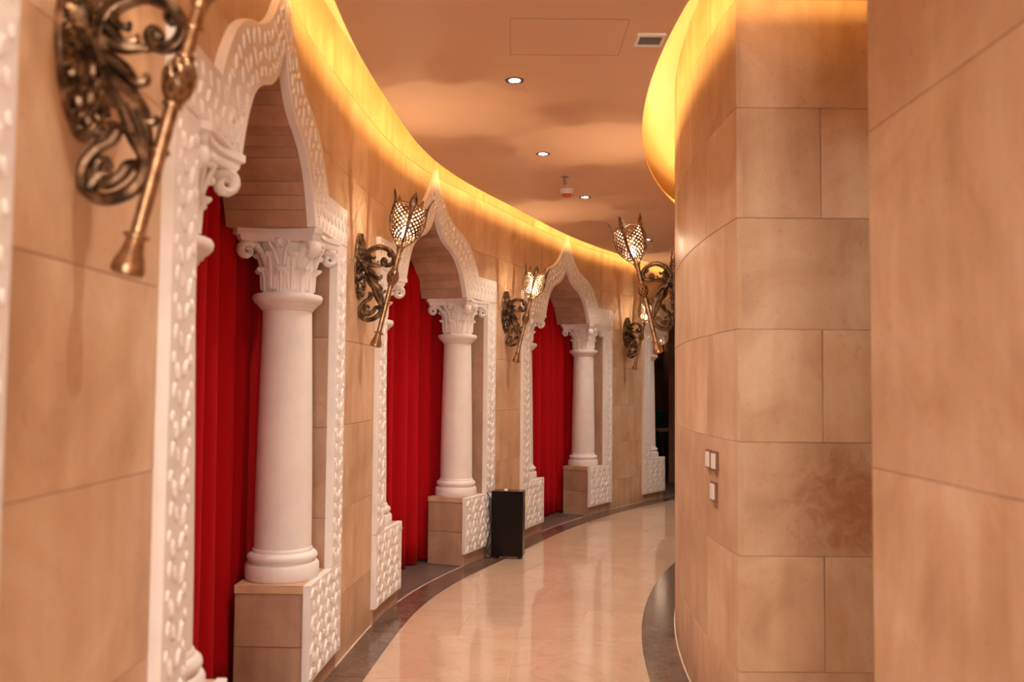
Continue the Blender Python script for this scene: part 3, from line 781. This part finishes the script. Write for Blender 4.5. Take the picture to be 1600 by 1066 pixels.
# ------------------------------------------------------------------ SCONCES
def arch_bar(P, n=6): return catmull([(e, 0, z) for e, z in P], n)
def make_sconce():
    root = thing('wall_torch', 'x', 'wall lamp')
    # back plate: stepped oval
    mb = MB(); n = 36; rows = []
    for sc, d in ((1.0, 0.0), (1.0, 0.010), (0.96, 0.016), (0.91, 0.016), (0.87, 0.012), (0.83, 0.014), (0.72, 0.020), (0.45, 0.030), (0.2, 0.036)):
        rows.append([(d, 0.125*sc*math.cos(2*PI*i/n), 0.21*sc*math.sin(2*PI*i/n)) for i in range(n)])
    mb.grid(rows, closed_u=True); mb.fan(rows[0]); mb.fan(rows[-1])
    plate = local(mb.build('back_plate', 'bronze', root, smooth=True))
    mb = MB()                                        # chased leaves on the plate
    def PF(u, v, z): return (-v, u, z)
    for ring, (sc, cnt, L) in enumerate(((0.78, 26, 0.020), (0.55, 16, 0.026), (0.30, 9, 0.026), (0.955, 44, 0.008))):
        for i in range(cnt):
            a = 2*PI*(i+0.5*ring)/cnt
            leaf(mb, PF, 0.125*sc*math.cos(a), 0.21*sc*math.sin(a), math.atan2(0.21*math.sin(a), 0.125*math.cos(a))+(0.5 if i % 2 else -0.5), L, L*0.45, 0.010, -(0.014+0.024*(1-sc)), 1.0)
    o = local(mb.build('chasing', 'bronze', plate)); o['kind'] = 'stuff'
    # leafy arm: main body, upper and lower scrolls
    mb = MB()
    P = arch_bar([(0.02, 0.05), (0.040, 0.02), (0.056, -0.03), (0.080, -0.085), (0.116, -0.135), (0.140, -0.190), (0.146, -0.245), (0.142, -0.285)])
    mb.tube(P, [0.011+0.008*math.sin(PI*i/(len(P)-1)) for i in range(len(P))], 8, flat=1.3)
    for off, ex in ((-0.020, 0.006), (0.020, 0.006), (-0.010, 0.018), (0.010, 0.018), (-0.010, -0.014), (0.010, -0.014)):   # ribs of the leaf
        Q = [p+Vector((ex*math.sin(PI*i/(len(P)-1)), off*(0.5+0.5*math.sin(PI*i/(len(P)-1))), 0)) for i, p in enumerate(P)]; mb.tube(Q, 0.0055, 6)
    arm = local(mb.build('scroll_arm', 'bronze', root, smooth=True))
    mb = MB()
    P = arch_bar([(0.060, -0.045), (0.040, 0.0), (0.038, 0.045), (0.066, 0.096), (0.130, 0.122), (0.192, 0.100), (0.222, 0.052), (0.208, 0.014), (0.170, 0.006), (0.148, 0.026), (0.158, 0.046), (0.172, 0.036)])
    m = len(P)-1
    mb.tube(P, [0.021-0.009*(i/m) for i in range(m+1)], 8, flat=1.25)
    mb.tube([p+Vector((0, 0.021, 0)) for p in P[:int(m*0.75)]], 0.008, 6); mb.tube([p+Vector((0, -0.021, 0)) for p in P[:int(m*0.75)]], 0.008, 6)
    mb.lathe([(0.006, -0.018), (0.016, -0.012), (0.018, 0), (0.016, 0.012), (0.006, 0.018)], 10, center=(0.166, 0, 0.034), axis=(0, 1, 0))
    local(mb.build('upper_scroll', 'bronze', root, smooth=True))
    mb = MB()
    P = arch_bar([(0.100, -0.135), (0.118, -0.19), (0.146, -0.245), (0.142, -0.29), (0.107, -0.325), (0.056, -0.338), (0.014, -0.312), (0.010, -0.268), (0.040, -0.225), (0.072, -0.205), (0.084, -0.178), (0.066, -0.168)])
    m = len(P)-1
    mb.tube(P, [0.019-0.008*(i/m) for i in range(m+1)], 8, flat=1.25)
    P = arch_bar([(0.148, -0.262), (0.112, -0.262), (0.094, -0.285), (0.062, -0.305), (0.040, -0.285), (0.044, -0.255), (0.062, -0.250), (0.068, -0.268)])
    m = len(P)-1; mb.tube(P, [0.015-0.005*(i/m) for i in range(m+1)], 8, flat=1.2)
    local(mb.build('lower_scroll', 'bronze', root, smooth=True))
    # curling leaf tips
    for Pn, r0 in (([(0.055, -0.02), (0.092, -0.040), (0.120, -0.072), (0.142, -0.072), (0.146, -0.055)], 0.014),
                   ([(0.050, 0.02), (0.088, 0.004), (0.125, 0.004), (0.150, 0.000)], 0.013),
                   ([(0.070, -0.06), (0.110, -0.092), (0.138, -0.125), (0.150, -0.15)], 0.013),
                   ([(0.130, -0.205), (0.100, -0.180), (0.072, -0.186), (0.060, -0.21)], 0.011),
                   ([(0.062, 0.085), (0.075, 0.060), (0.098, 0.050), (0.105, 0.064)], 0.009),
                   ([(0.146, -0.25), (0.168, -0.262), (0.185, -0.262)], 0.010),
                   ([(0.085, -0.10), (0.120, -0.150), (0.160, -0.165), (0.172, -0.150)], 0.012),
                   ([(0.045, 0.06), (0.070, 0.040), (0.090, 0.016), (0.118, 0.020), (0.122, 0.034)], 0.010),
                   ([(0.062, -0.04), (0.060, -0.085), (0.078, -0.125), (0.104, -0.150)], 0.011),
                   ([(0.030, -0.315), (0.050, -0.285), (0.075, -0.282), (0.080, -0.298)], 0.009),
                   ([(0.195, 0.098), (0.186, 0.072), (0.200, 0.056)], 0.009)):
        mb = MB(); P = arch_bar(Pn, 5); m = len(P)-1
        mb.tube(P, [1.35*r0*(1-0.6*i/m) for i in range(m+1)], 7, flat=1.7); local(mb.build('leaf_tip', 'bronze', arm, smooth=True))
    # torch: rod from foot to cup, leaning out from the wall
    A, B = Vector((0.112, 0, -0.508)), Vector((0.264, 0, 0.125)); ax = (B-A).normalized(); LN = (B-A).length
    tx_ = Vector((ax.z, 0, -ax.x)); ty_ = Vector((0, 1, 0))
    mb = MB(); mb.lathe([(0.016, 0.085), (0.016, LN-0.02)], 16, A, ax); local(mb.build('rod', 'brass', root, smooth=True))
    mb = MB(); mb.lathe([(0.022, 0.0), (0.034, 0.004), (0.037, 0.016), (0.034, 0.030), (0.024, 0.058), (0.021, 0.074), (0.020, 0.084), (0.028, 0.087), (0.029, 0.094), (0.022, 0.097), (0.015, 0.100)], 20, A, ax)
    local(mb.build('end_cap', 'brass', root, smooth=True))
    kz = LN*0.695
    mb = MB(); mb.lathe([(0.014, kz-0.052), (0.020, kz-0.046), (0.029, kz-0.030), (0.034, kz-0.008), (0.034, kz+0.010), (0.028, kz+0.030), (0.020, kz+0.044), (0.014, kz+0.050)], 18, A, ax)
    knob = local(mb.build('knob', 'bronze', root, smooth=True))
    mb = MB()                                        # crossed ridges of the knob
    for sg in (-1, 1):
        for q in range(8):
            pts = []
            for i in range(11):
                t = i/10; zz = kz-0.046+0.092*t; rr = 0.0205+0.0150*math.sin(PI*t); th = q*PI/4+sg*t*1.9
                pts.append(A+ax*zz+(tx_*math.cos(th)+ty_*math.sin(th))*rr)
            mb.tube(pts, 0.0034, 5)
    local(mb.build('knob_ridges', 'brass', knob, smooth=True))
    for t in (kz+0.056, kz-0.058, LN*0.44, LN-0.075):
        mb = MB(); mb.lathe([(0.014, t-0.008), (0.021, t-0.006), (0.023, t), (0.021, t+0.006), (0.014, t+0.008)], 16, A, ax); local(mb.build('collar', 'brass', root, smooth=True))
    # cup under the shade
    mb = MB(); mb.lathe([(0.014, LN-0.035), (0.020, LN-0.030), (0.022, LN-0.012), (0.028, LN-0.004), (0.028, LN+0.004), (0.016, LN+0.010)], 18, A, ax); local(mb.build('socket', 'brass', root, smooth=True))
    # tulip shade: six pierced petals and six ribs with pointed tips
    T = [0.0, 0.03, 0.06, 0.10, 0.14, 0.19, 0.235, 0.27]; Rr = [0.022, 0.050, 0.078, 0.101, 0.111, 0.111, 0.106, 0.103]
    def SP(th, t, dr=0.0):
        r = interp(t, Ts, Rs)+dr; return A+ax*(LN+t)+(tx_*math.cos(th)+ty_*math.sin(th))*r
    tp = catmull([(r, 0, t) for r, t in zip(Rr, T)], 6); Ts = [p.z for p in tp]; Rs = [p.x for p in tp]
    shade = None
    NP = 5
    for pnl in range(NP):
        th0 = pnl*2*PI/NP; nu, nv = 4, 8; mb = MB()
        sk = [0.0]+[None]*0
        def G(a, b):                                 # a across 0..nu, b up 0..nv (half steps allowed)
            t = 0.02+0.232*(b/nv)**0.92; return th0+(2*PI/NP)*(a/nu), t
        def P3(a, b, dr): th, t = G(a, b); return SP(th, t, dr)
        hole = 0.54
        for i in range(nu):
            for j in range(2*nv-1):
                cx_ = i+(0.5 if j % 2 == 0 else 1.0); cy_ = 0.5+j*0.5
                if j % 2 and i == nu-1: continue
                if cy_+0.5 > nv: continue
                out = [(cx_+0.5, cy_), (cx_, cy_+0.5), (cx_-0.5, cy_), (cx_, cy_-0.5)]
                inn = [(cx_+(x-cx_)*hole, cy_+(y-cy_)*hole) for x, y in out]
                for dr in (0.0, -0.004):
                    base = len(mb.v); mb.v += [tuple(P3(x, y, dr)) for x, y in out+inn]
                    for q in range(4): mb.f.append((base+q, base+(q+1) % 4, base+4+(q+1) % 4, base+4+q))
                b0 = base-8
                for q in range(4): mb.f.append((b0+4+q, b0+4+(q+1) % 4, base+4+(q+1) % 4, base+4+q))
        o = local(mb.build('shade_petal', 'bronze', root))
        # rim of the petal
        pr = MB(); pr.tube([SP(th0+2*PI/NP*i/8, 0.253+0.012*math.sin(PI*i/8)) for i in range(9)], 0.004, 6); local(pr.build('petal_rim', 'bronze', o, smooth=True))
        # rib with leaf-shaped tip
        rb = MB(); rows = []; th = th0
        er = tx_*math.cos(th)+ty_*math.sin(th); et = -tx_*math.sin(th)+ty_*math.cos(th)
        prof = [(0.0, 0.005), (0.04, 0.008), (0.09, 0.010), (0.15, 0.011), (0.20, 0.013), (0.245, 0.021), (0.268, 0.026), (0.292, 0.021), (0.314, 0.012), (0.334, 0.001)]
        for t, hw in prof:
            r = interp(t, Ts, Rs)+0.003+(0.0 if t < 0.24 else (t-0.24)**1.5*0.9)
            c0 = A+ax*(LN+t)+er*r
            rows.append([c0-et*hw, c0-et*hw*0.4+er*0.006, c0+et*hw*0.4+er*0.006, c0+et*hw, c0+et*hw*0.4-er*0.002, c0-et*hw*0.4-er*0.002])
        rb.grid(rows, closed_u=True); rb.fan(rows[0]); rb.fan(rows[-1]); local(rb.build('shade_rib', 'bronze', root))
    # bulb
    mb = MB(); mb.lathe([(0.003, 0.128), (0.010, 0.122), (0.018, 0.105), (0.019, 0.088), (0.013, 0.066), (0.012, 0.050)], 10, A+ax*LN, ax); bl = local(mb.build('bulb', 'bulb', root, smooth=True))
    ld = bpy.data.lights.new('torch_glow', 'POINT'); ld.energy = BULB_W; ld.color = BULB_COL; ld.shadow_soft_size = 0.012
    lo = bpy.data.objects.new('flame_light', ld); COL.objects.link(lo); lo.parent = root; lo.location = A+ax*(LN+0.142)
    mb = MB(); mb.lathe([(0.014, 0.0), (0.014, 0.050)], 12, A+ax*LN, ax); local(mb.build('bulb_holder', 'fixture_white', root))
    return root
sconce0 = make_sconce()
SZ = 2.345
sc_list = [(1.47, 'blurred bronze torch lamp nearest the camera, top cut off by the picture edge'),
           (5.10, 'bronze torch lamp between the nearest and the middle red-curtained arches'),
           (8.60, 'bronze torch lamp above the black box, between two red-curtained arches'),
           (12.26, 'small far bronze torch lamp beside the uncurtained far arch')]
for i, (s, lab) in enumerate(sc_list):
    o = sconce0 if i == 0 else copy_tree(sconce0)
    wx, wy, nx, ny = frame_at(s)
    o.matrix_basis = Matrix.Translation((wx, wy, SZ)) @ Matrix.Rotation(math.atan2(-ny, -nx), 4, 'Z')
    tag(o, lab, 'wall lamp', 'bronze torch lamps')
o = copy_tree(sconce0); yS = 6.22; a_ = math.asin((yS-RY)/RWALL)
p = MR(yS, 0, SZ); o.matrix_basis = Matrix.Translation(p) @ Matrix.Rotation(math.atan2(math.sin(a_), -math.cos(a_)), 4, 'Z')
tag(o, 'bronze torch lamp on the right wall, leaning left past the stone curve', 'wall lamp', 'bronze torch lamps')

# ------------------------------------------------------------------ CEILING FITTINGS
def downlight(x, y, label, power):
    t = thing('downlight', label, 'downlight', (x, y, ZC), 0, 'recessed ceiling downlights')
    mb = MB(); mb.lathe([(0.031, 0.0), (0.031, -0.002), (0.042, -0.005), (0.052, -0.004), (0.054, 0.0)], 28, cap=False); local(mb.build('trim_ring', 'dark_chrome', t, smooth=True))
    mb = MB(); mb.lathe([(0.0315, -0.0005), (0.0315, -0.0025), (0.02, -0.0035)], 24); local(mb.build('lens', 'lens', t))
    ld = bpy.data.lights.new('downlight_beam', 'SPOT'); ld.energy = power; ld.color = DOWN_COL; ld.spot_size = math.radians(125); ld.spot_blend = 0.9; ld.shadow_soft_size = 0.03
    lo = bpy.data.objects.new('beam', ld); COL.objects.link(lo); lo.parent = t; lo.location = (0, 0, -0.012)
for x, y, lab in ((0.0, 0.4, 'ceiling downlight above the camera, out of the picture'), (-0.02, 1.9, 'ceiling downlight just above the picture edge'), (-0.02, 3.45, 'ceiling downlight behind the access panel, above the picture'),
                  (0.002, 4.96, 'round downlight nearest the ceiling access panel'), (0.218, 6.55, 'round downlight in the middle of the ceiling row'),
                  (0.65, 8.05, 'round downlight beside the smoke detector'), (1.56, 10.35, 'farthest small downlight behind the right torch lamp'),
                  (1.72, 3.12, 'ceiling downlight in the side passage, hidden by the near pillar'),
                  (3.0, 11.9, 'ceiling downlight hidden beyond the stone curve')):
    downlight(x, y, lab, DOWN_W*(0.45 if x == 1.72 else 0.6 if y < 3 else 1.0))
# vent
t = thing('ceiling_vent', 'small square white ceiling vent with grey grille', 'vent', (0.668, 4.345, ZC))
mb = MB()
for a, b, c_, d in ((-0.07, 0.07, -0.075, -0.052), (-0.07, 0.07, 0.055, 0.075), (-0.07, -0.055, -0.052, 0.055), (0.055, 0.07, -0.052, 0.055)): mb.box(a, b, c_, d, -0.012, 0)
local(mb.build('vent_frame', 'fixture_white', t))
mb = MB(); mb.box(-0.055, 0.055, -0.052, 0.055, -0.003, 0); local(mb.build('vent_back', 'fixture_grey', t))
for i in range(6):
    mb = MB(); yy = -0.042+i*0.0175; mb.box(-0.055, 0.055, yy-0.003, yy+0.003, -0.009, -0.002); local(mb.build('louvre', 'fixture_grey', t))
# smoke detector
t = thing('smoke_detector', 'round smoke detector with red underside on the ceiling', 'smoke detector', (0.468, 7.74, ZC))
mb = MB(); mb.lathe([(0.062, 0), (0.062, -0.010), (0.056, -0.014), (0.054, -0.032), (0.050, -0.040), (0.046, -0.042)], 28); local(mb.build('body', 'fixture_white', t, smooth=True))
mb = MB(); mb.lathe([(0.046, -0.041), (0.043, -0.058), (0.030, -0.068), (0.012, -0.070)], 24); local(mb.build('sensor', 'red_plastic', t, smooth=True))
def sprinkler(x, y, lab):
    t = thing('sprinkler', lab, 'sprinkler', (x, y, ZC), 0, 'ceiling sprinklers')
    mb = MB(); mb.lathe([(0.034, 0), (0.034, -0.003), (0.022, -0.010), (0.010, -0.012)], 20); local(mb.build('rosette', 'chrome', t, smooth=True))
    mb = MB(); mb.lathe([(0.009, -0.010), (0.009, -0.030), (0.005, -0.034), (0.004, -0.055)], 10)
    for sg in (-1, 1): mb.tube([(sg*0.008, 0, -0.03), (sg*0.014, 0, -0.045), (sg*0.004, 0, -0.06)], 0.0025, 5)
    local(mb.build('head', 'fixture_grey', t)); mb = MB(); mb.lathe([(0.016, -0.060), (0.016, -0.063)], 14); local(mb.build('deflector', 'chrome', t))
sprinkler(0.420, 7.27, 'small ceiling sprinkler just before the smoke detector'); sprinkler(1.63, 10.45, 'far ceiling sprinkler right of the right torch lamp shade')

# ------------------------------------------------------------------ BLACK BOX with cable
t = thing('speaker_box', 'black glossy box on small feet standing on the dark floor border', 'speaker', (-0.033, 8.40, 0), math.radians(-8))
bw, bd, z0, z1 = 0.148, 0.17, 0.022, 0.622
mb = MB(); r_ = 0.006
mb.box(-bw, bw, 0, bd, z0, z1); body = local(mb.build('cabinet', 'black_gloss', t)); bv = body.modifiers.new('edge', 'BEVEL'); bv.width = 0.005; bv.segments = 2
for sx in (-1, 1):
    for yy in (0.035, bd-0.035):
        mb = MB(); mb.lathe([(0.016, 0), (0.018, 0.004), (0.015, 0.024)], 12, (sx*(bw-0.035), yy, 0)); local(mb.build('foot', 'black_rubber', t))
mb = MB(); mb.lathe([(0.020, 0), (0.020, 0.008), (0.012, 0.018), (0.004, 0.020)], 14, (-0.02, 0.05, z1)); local(mb.build('top_knob', 'fixture_white', t, smooth=True))
mb = MB()
P = catmull([(-0.26, 0.06, 0.62), (-0.19, 0.02, 0.60), (-bw-0.018, 0.03, 0.53), (-bw-0.014, 0.05, 0.40), (-bw-0.016, 0.04, 0.22), (-bw-0.03, 0.03, 0.12), (-bw-0.05, 0.0, 0.045), (-bw-0.02, 0.02, 0.012), (-bw+0.03, 0.08, 0.012)], 6)
mb.tube(P, 0.005, 7); cab = mb.build('power_cable', 'cable_grey', t); local(cab)
mb = MB(); P2 = [p+Vector((0.006*math.sin(i*0.5)-0.004, -0.008, 0)) for i, p in enumerate(P[6:])]; mb.tube(P2, 0.004, 7); local(mb.build('power_cable', 'black_rubber', t))

# ------------------------------------------------------------------ SWITCHES on the inner wall
for y_, z_, lab in ((4.42, 1.252, 'left one of the upper pair of light switches'), (4.30, 1.252, 'right one of the upper pair of light switches'), (4.32, 1.105, 'single light switch below the pair')):
    a_ = math.asin((y_-RY)/RWALL); p = MR(y_, 0, z_)
    t = thing('light_switch', lab + ' on the right wall', 'light switch', p, math.atan2(math.sin(a_), -math.cos(a_)), 'light switches')
    mb = MB(); mb.box(0, 0.014, -0.047, 0.047, -0.047, 0.047); o = local(mb.build('frame_plate', 'switch_brown', t)); bv = o.modifiers.new('edge', 'BEVEL'); bv.width = 0.003; bv.segments = 2
    mb = MB(); mb.quad((0.014, -0.033, -0.036), (0.014, 0.033, -0.036), (0.014, 0.033, 0.036), (0.014, -0.033, 0.036)); mb.box(0.012, 0.020, -0.032, 0.032, -0.036, 0.036)
    local(mb.build('rocker', 'switch_white', t))

# ------------------------------------------------------------------ DARK ROOM beyond the far arch
c = ARCH_C[4]
def wallseg(mb, a, b, z1=ZT, th=0.06):
    dx, dy = b[0]-a[0], b[1]-a[1]; l = math.hypot(dx, dy); nx, ny = -dy/l*th, dx/l*th
    i = len(mb.v)
    mb.v += [(a[0], a[1], 0), (b[0], b[1], 0), (b[0]+nx, b[1]+ny, 0), (a[0]+nx, a[1]+ny, 0), (a[0], a[1], z1), (b[0], b[1], z1), (b[0]+nx, b[1]+ny, z1), (a[0]+nx, a[1]+ny, z1)]
    for q in ((0, 3, 2, 1), (4, 5, 6, 7), (0, 1, 5, 4), (1, 2, 6, 5), (2, 3, 7, 6), (3, 0, 4, 7)): mb.f.append(tuple(i+k for k in q))
P0, P1, P2, P3 = ML(c-2.1, 0.14, 0), (-0.2, 18.7, 0), (6.6, 18.7, 0), ML(S_MAX, 0.14, 0)
for n_, (a, b) in enumerate(((P0, P1), (P1, P2), (P2, P3))):
    mb = MB(); wallseg(mb, b, a, th=-0.06); struct(mb.build('wall_room_%s' % ('left', 'back', 'right')[n_], 'room_wall'))
mb = MB(); pl = [P0, P1, P2, P3]+[ML(c+u, 0.14, 0) for u in (3.0, 2.4, 1.8, 1.2, 0.6, 0, -0.6, -1.2, -1.8) if c+u < S_MAX]
mb.fan([(p[0], p[1], -0.003) for p in pl]); mb.fan([(p[0], p[1], -0.02) for p in pl]); struct(mb.build('floor_room', 'room_floor'))
o = copy_tree(sconce0)                               # torch lamp on the back wall of the room
o.matrix_basis = Matrix.Translation((3.06, 18.69, SZ)) @ Matrix.Rotation(-PI/2, 4, 'Z')
tag(o, 'tiny bronze torch lamp deep in the dark room behind the far arch', 'wall lamp', 'bronze torch lamps')
# sofa
sx_, sy_ = 3.35, 18.1
t = thing('sofa', 'dark green upholstered sofa in the dark room behind the far arch', 'sofa', (sx_, sy_, 0), 0)
mb = MB(); mb.box(-1.0, 1.0, -0.45, 0.40, 0.10, 0.42); o = local(mb.build('seat_base', 'sofa_green', t))
for i in range(2):
    mb = MB(); mb.box(-0.98+i*0.99, -0.01+i*0.99, -0.47, 0.20, 0.42, 0.60); o = local(mb.build('seat_cushion', 'sofa_green', t)); bv = o.modifiers.new('soft', 'BEVEL'); bv.width = 0.05; bv.segments = 3
    mb = MB(); mb.box(-0.98+i*0.99, -0.01+i*0.99, 0.14, 0.42, 0.55, 1.15); o = local(mb.build('back_cushion', 'sofa_green', t)); bv = o.modifiers.new('soft', 'BEVEL'); bv.width = 0.06; bv.segments = 3
for sx in (-0.9, 0.9):
    for yy in (-0.38, 0.34):
        mb = MB(); mb.lathe([(0.02, 0.0), (0.03, 0.10)], 10, (sx, yy, 0)); local(mb.build('leg', 'table_dark', t))
# table
t = thing('table', 'small table with pale top and dark legs in the dark room', 'table', (2.80, 15.75, 0), 0.1)
mb = MB(); mb.box(-0.30, 0.45, -0.3, 0.3, 0.84, 0.88); o = local(mb.build('table_top', 'table_top', t)); bv = o.modifiers.new('edge', 'BEVEL'); bv.width = 0.008
mb = MB(); mb.box(-0.27, 0.42, -0.27, 0.27, 0.78, 0.84); local(mb.build('apron', 'table_dark', t))
for sx in (-1, 1):
    for yy in (-1, 1):
        mb = MB(); rows = [[(0.075+sx*xo+a*wd, yy*0.24+b*wd, z) for a, b in ((-1, -1), (1, -1), (1, 1), (-1, 1))] for z, xo, wd in ((0.0, 0.30, 0.030), (0.35, 0.25, 0.035), (0.78, 0.33, 0.04))]
        mb.grid(rows, closed_u=True); mb.fan(rows[0]); mb.fan(rows[-1]); local(mb.build('leg', 'table_dark', t))
